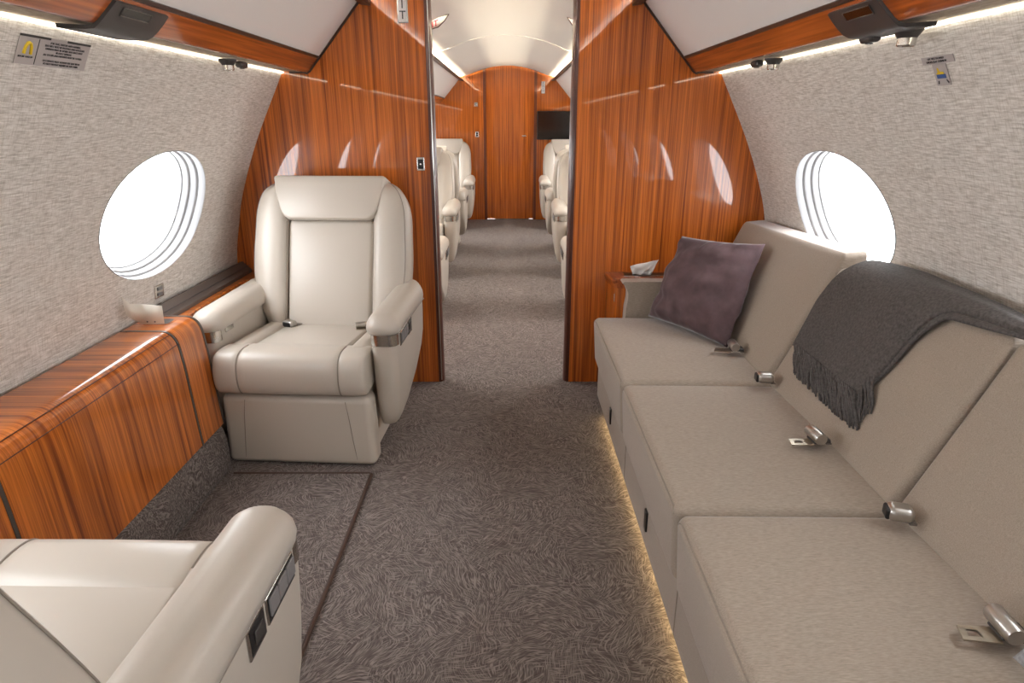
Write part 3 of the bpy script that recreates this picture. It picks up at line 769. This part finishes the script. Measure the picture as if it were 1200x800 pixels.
for y1, y0, s1, s0 in ((2.735, 1.897, .404, .434), (1.884, 1.186, .392, .404), (1.177, .43, .404, .410)):
    A = back_pt(0, -.03); B1, B0 = [Vector((.83+.17*q/.4072, 0, .40+.37*q/.4072)) for q in (s1, s0)]
    mb = MB(); mb.rbox([(A.x,y0,A.z),(1.10,y0,A.z),(A.x,y1,A.z),(1.10,y1,A.z),(B0.x,y0,B0.z),(1.084,y0,B0.z+.008),(B1.x,y1,B1.z),(1.084,y1,B1.z+.008)], .019, (.005,.0,.0), nr=5, ni=9)
    c = mb.build('back_cushion', M['sofa'], sofa, smooth=180)
# end arm
mb = MB()
L = [(.490,.17),(.490,.38),(.491,.42),(.497,.46),(.497,.485),(.490,.505),(.478,.522),(.470,.530),(.478,.536),(.96,.536),(.96,.17)]
mb.loft([[(x,y,z) for x, z in L] for y in (2.596,2.600,2.655,2.660)]); mb.build('side_arm', M['sofa'], sofa, smooth=50)
# amber light strip under the front of the sofa
mb = MB(); mb.box(.400,.415, .45, 2.40, .018, .0275); tag(mb.build('light_strip', M['led_floor'], smooth=0), 'amber light strip under the front edge of the sofa', 'light')

# seat belts on the sofa
def belt(x, y, kind, ang, lab):
    z = .412
    t = thing('seat_belt', lab, 'seat belt', (x, y, z-.01), 'seat belts on the sofa')
    Mx = Matrix.Translation((x, y, z+.004)) @ R2(math.radians(ang), 4, 'Z')
    if kind == 'tongue':
        mb = MB(); mb.lathe([(.004,-.030),(.014,-.030),(.0155,-.026),(.0155,.026),(.014,.030),(.004,.030)], Mx @ Matrix.Translation((0,0,.010)) @ R2(PI/2, 4, 'X'), 20); b = mb.build('buckle', M['steel'], t)
        mb = MB()
        mb.rbox([Mx @ Vector(p) for p in [(-.012,-.02,-.008),(.034,-.02,-.008),(-.012,.022,-.008),(.034,.022,-.008),(-.012,-.014,.004),(.034,-.014,.002),(-.012,.016,.004),(.034,.016,.002)]], .004); mb.build('buckle_base', M['charcoal'], t)
        mb = MB(); fr = [(-.070,-.020),(-.012,-.024),(-.012,.010),(-.062,.012)]; ho = [(-.058,-.012),(-.036,-.013),(-.036,.002),(-.054,.003)]
        for zz in (-.009, -.006):
            mb.add([Mx @ Vector((*p, zz)) for p in fr + ho], [(0,1,5,4),(1,2,6,5),(2,3,7,6),(3,0,4,7)])
        mb.add([Mx @ Vector((*p, zz)) for zz in (-.009,-.006) for p in fr], [(0,1,5,4),(1,2,6,5),(2,3,7,6),(3,0,4,7)])
        mb.build('tongue', M['brass'], t, smooth=0)
    else:
        mb = MB(); mb.rbox([Mx @ Vector((x_,y_,z_)) for z_ in (-.010,.022) for y_ in (-.021,.021) for x_ in (-.02,.030)], .013); mb.build('buckle', M['steel'], t)
        mb = MB(); mb.rbox([Mx @ Vector((x_,y_,z_)) for z_ in (-.007,.017) for y_ in (-.016,.016) for x_ in (-.0235,-.014)], .005); mb.build('mouth', M['black'], t)
    mb = MB(); mb.loft([[Mx @ Vector((x_,y_,z_)) for y_, z_ in ((-.02,-.009),(.02,-.009),(.02,-.006),(-.02,-.006))] for x_ in (.02,.034)]); mb.build('strap', M['strap'], t, smooth=0)
belt(.788, 2.115, 'tongue', -4, 'metal seat belt tongue on the sofa beside the plum pillow')
belt(.786, 1.83, 'mouth', -6, 'seat belt buckle on the sofa between the far and middle seats')
belt(.772, 1.44, 'tongue', 4, 'metal seat belt tongue on the middle sofa seat below the fringe')
belt(.789, 1.11, 'mouth', -16, 'seat belt buckle on the nearest sofa seat by the gap between back cushions')
belt(.780, .80, 'tongue', -4, 'metal seat belt tongue at the near right corner of the sofa')

# plum pillow
def pillow(name, lab, c, T, m, seed, pinch=.045, wr=.022, nn=34):
    BL, BR, TL, TR = [Vector(p) for p in c]
    nrm = (BR-BL).cross(TL-BL).normalized(); mb = MB()
    for sg in (1, -1):
        rows = []
        for i in range(nn+1):
            v = -1 + 2*i/nn; row = []
            for j in range(nn+1):
                u = -1 + 2*j/nn
                uu = u*(1 - pinch*(1-v*v)*abs(u)); vv = v*(1 - pinch*(1-u*u)*abs(v))
                a, b = (uu+1)/2, (vv+1)/2
                P = BL*(1-a)*(1-b) + BR*a*(1-b) + TL*(1-a)*b + TR*a*b
                e = max(0, (1-u*u)*(1-v*v)); hgt = T*e**.5*(1+.12*(1-u*u)*(1-v*v))
                w = wr*min(1, 3*e**.5)*mnoise.noise(Vector((u*1.6+seed, v*3.2, sg*3))) + wr*.7*min(1,3*e**.5)*mnoise.noise(Vector((u*6+seed, (v-u*.4)*3, 9+sg)))*max(abs(u),abs(v))**2
                row.append(P + nrm*sg*(hgt + w))
            rows.append(row if sg > 0 else row[::-1])
        mb.grid(rows)
    return tag(mb.build(name, m, smooth=180), lab, 'pillow')
pillow('throw_pillow', 'plum velvet pillow leaning in the far corner of the sofa', [(.575,2.545,.402),(.785,2.165,.398),(.690,2.555,.735),(.940,2.33,.745)], .078, M['pillow'], 3)
pillow('throw_pillow', 'pale grey fleece pillow at the lower right corner of the photo', [(.745,.735,.425),(.745,.36,.425),(.865,.725,.690),(.865,.36,.690)], .042, M['fleece'], 8)

# throw blanket over the middle back cushion
th = thing('throw_blanket', 'charcoal wool throw with fringe draped over the middle sofa back', 'blanket', (.95, 1.6, .7))
Lc = [(1.822,.130),(1.835,.21),(1.845,.295),(1.80,.40),(1.765,.455),(1.62,.477),(1.50,.477),(1.38,.474),(1.27,.464),(1.20,.456),(1.08,.452)]
Rc = [(1.462,.128),(1.448,.18),(1.437,.235),(1.426,.320),(1.400,.372),(1.365,.404),(1.30,.413),(1.24,.417),(1.19,.420),(1.13,.422),(1.03,.424)]
Lp = catmull([(a,b,0) for a,b in Lc], 6); Rp = catmull([(a,b,0) for a,b in Rc], 6)
nu = 40; layers = []
def throw_pt(i, u, off):
    a, b = Lp[i], Rp[i]; y = a.x*(1-u)+b.x*u; s = a.y*(1-u)+b.y*u
    w = .003*mnoise.noise(Vector((y*9, s*9, 4))) + .0015*math.sin(u*9+s*6)
    roll = -.004*max(0, (u-.90)/.10)**2
    P = Vector((0,0,0))
    for q in (-.06,-.04,-.02,0,.02,.04,.06): P += back_pt(y, s+q, off + w + roll)/7
    sm = max(0, 1-abs(s-.41)/.11)
    return P + Vector((-.55,0,.83))*.011*sm*sm*(3-2*sm)
mb = MB()
top = [[throw_pt(i, j/nu, .028) for j in range(nu+1)] for i in range(len(Lp))]
bot = [[throw_pt(i, j/nu, .015) for j in range(nu+1)] for i in range(len(Lp))]
mb.grid(top); mb.grid([r[::-1] for r in bot])
edge = lambda a, b: mb.grid([a, b])
edge(top[0], bot[0]); edge(bot[-1], top[-1]); edge([r[0] for r in bot], [r[0] for r in top])
# folded, rounded long edge
prev = []
rows = []
for i in range(len(Lp)):
    t0, b0 = top[i][-1], bot[i][-1]; c = (t0+b0)/2; a = (t0-b0)/2; d = (top[i][-1]-top[i][-3]).normalized()
    rows.append([c + a*math.cos(PI*k/6) + d*.007*math.sin(PI*k/6) for k in range(7)])
mb.grid(rows)
mb.build('cloth', M['throw'], th, smooth=60)
# second layer peeking out under the fold
mb = MB(); up = []; lo_ = []
for i in range(2, len(Lp)):
    k = i/(len(Lp)-1); wid = .026*math.sin(min(1, k*1.4)*PI*.5)*(1-max(0,k-.4)/.6)+.006
    a = Rp[i]; d = Vector((Rp[min(i+1,len(Rp)-1)].x-Rp[i-1].x, Rp[min(i+1,len(Rp)-1)].y-Rp[i-1].y)).normalized(); nx, ny = d.y, -d.x
    if nx > 0: nx, ny = -nx, -ny
    bp = lambda k, o: sum((back_pt(a.x+nx*k, a.y+ny*k+q, o) for q in (-.03,-.015,0,.015,.03)), Vector((0,0,0)))/5 + Vector((-.55,0,.83))*.006*max(0,1-abs(a.y-.41)/.08)
    r0 = bp(-.03, .012); r1 = bp(wid*.7, .016); r2 = bp(wid, .011); r3 = bp(wid*.8, .008)
    up.append([r0, r1, r2, r3])
mb.grid(up); mb.build('under_fold', M['throw'], th, smooth=180)
# fringe
mb = MB()
def strand(y, s, ln, dy, r, off0):
    pts = []
    ph = random.random()*6
    for q in range(8):
        f = q/7; pts.append(back_pt(y + dy*f + .0028*math.sin(f*9+ph), s - ln*f, max(.007, off0*(1-f)+.009) + .002*math.sin(f*7+ph)))
    mb.tube(pts, [r*(.8 if q == 0 else (1.0 if q < 6 else .7)) for q in range(8)], 6)
for k in range(104):
    u = (k+.5)/104; a, b = Lp[0], Rp[0]
    y = a.x*(1-u)+b.x*u; s = a.y*(1-u)+b.y*u
    strand(y, s+.010, .078+random.uniform(-.009,.007), -.045-.028*u+random.uniform(-.004,.004), .0034, .016 + .004*(k % 2))
for k in range(14):
    u = k/13; strand(1.470 - .022*u, .150+.05*u, .080+random.uniform(-.01,.01), -.055+random.uniform(-.006,.006), .003, .012)
f = mb.build('fringe', M['throw'], th, smooth=180); f['kind'] = 'stuff'

# side table behind the sofa arm, with tissue
t = thing('side_table', 'small glossy wooden side table in the corner behind the sofa arm', 'table', (.68, 2.73, 0))
mb = MB(); mb.loft([[(x,y,z) for x, y in ((.452,2.668),(.80,2.668),(.80,2.794),(.432,2.794))] for z in (0,.50)]); mb.build('cabinet_body', M['wood_v'], t, smooth=0)
mb = MB(); mb.loft([[(x,y,z) for x, y in L] for z, L in ((.49,((.452,2.668),(.80,2.668),(.80,2.795),(.432,2.795))),(.525,((.438,2.666),(.80,2.666),(.80,2.795),(.420,2.795))),(.534,((.440,2.668),(.80,2.668),(.80,2.795),(.423,2.795))))]); mb.build('table_top', M['wood_l'], t, smooth=0)
mb = MB(); mb.loft([rr_loop(.50,.70,2.705,2.765,.02,z) for z in (.533,.5355)]); mb.build('slot', M['black'], t)
mb = MB(); mb.tube([(.49,2.70,.536),(.71,2.70,.536)], .002, 6); mb.build('slot_rim', M['chrome'], t)
mb = MB(); mb.rb(.4485,.4535,2.668,2.682,.43,.465,.002); mb.build('latch', M['chrome'], t)
t = thing('tissue', 'white paper tissue sticking up from the side table', 'tissue', (.58, 2.73, .536))
mb = MB()
def crease(A, B, C, D, n, amp, sd):
    rows = []
    for i in range(n+1):
        f = i/n; r = []
        for j in range(n+1):
            gq = j/n; P = (Vector(A)*(1-gq)+Vector(B)*gq)*(1-f) + (Vector(C)*(1-gq)+Vector(D)*gq)*f
            P.y += amp*mnoise.noise(Vector((f*2+sd, gq*3, sd))) - amp*.8*abs(gq-.45); r.append(P)
        rows.append(r)
    mb.grid(rows)
crease((.535,2.735,.536),(.615,2.735,.536),(.522,2.73,.575),(.640,2.715,.606), 10, .02, 2)
crease((.560,2.725,.536),(.615,2.735,.536),(.575,2.70,.552),(.640,2.715,.606), 10, .012, 5)
o = mb.build('sheet', M['paper'], t, smooth=180); md = o.modifiers.new('s', 'SOLIDIFY'); md.thickness = .0012

# ------------------------------------------------------------------ sky, camera, view
w = bpy.data.worlds.new('sky'); SC.world = w; w.use_nodes = True
bg = w.node_tree.nodes['Background']; bg.inputs[0].default_value = (.95,.97,1.0,1); bg.inputs[1].default_value = 8.5
cd = bpy.data.cameras.new('camera'); cd.sensor_fit = 'HORIZONTAL'; cd.sensor_width = 36; cd.lens = 745.4/1200*36; cd.clip_start = .02
cam = bpy.data.objects.new('camera', cd); COL.objects.link(cam)
cam.location = (0, 0, 1.178)
cam.rotation_euler = (PI/2 - math.atan(260/745.4), 0, -math.atan(2/789.4))
SC.camera = cam
for o in SC.objects:
    if '_o' in o: del o['_o']
for m in bpy.data.materials:
    if 'b' in m: del m['b']
SC.view_settings.view_transform = 'Standard'; SC.view_settings.look = 'None'
SC.view_settings.exposure = 0.55; SC.view_settings.gamma = 1.0; SC.view_settings.use_curve_mapping = False
SC.cycles.max_bounces = 10; SC.cycles.diffuse_bounces = 6; SC.cycles.glossy_bounces = 4
SC.cycles.transparent_max_bounces = 8
SC.cycles.sample_clamp_indirect = 8
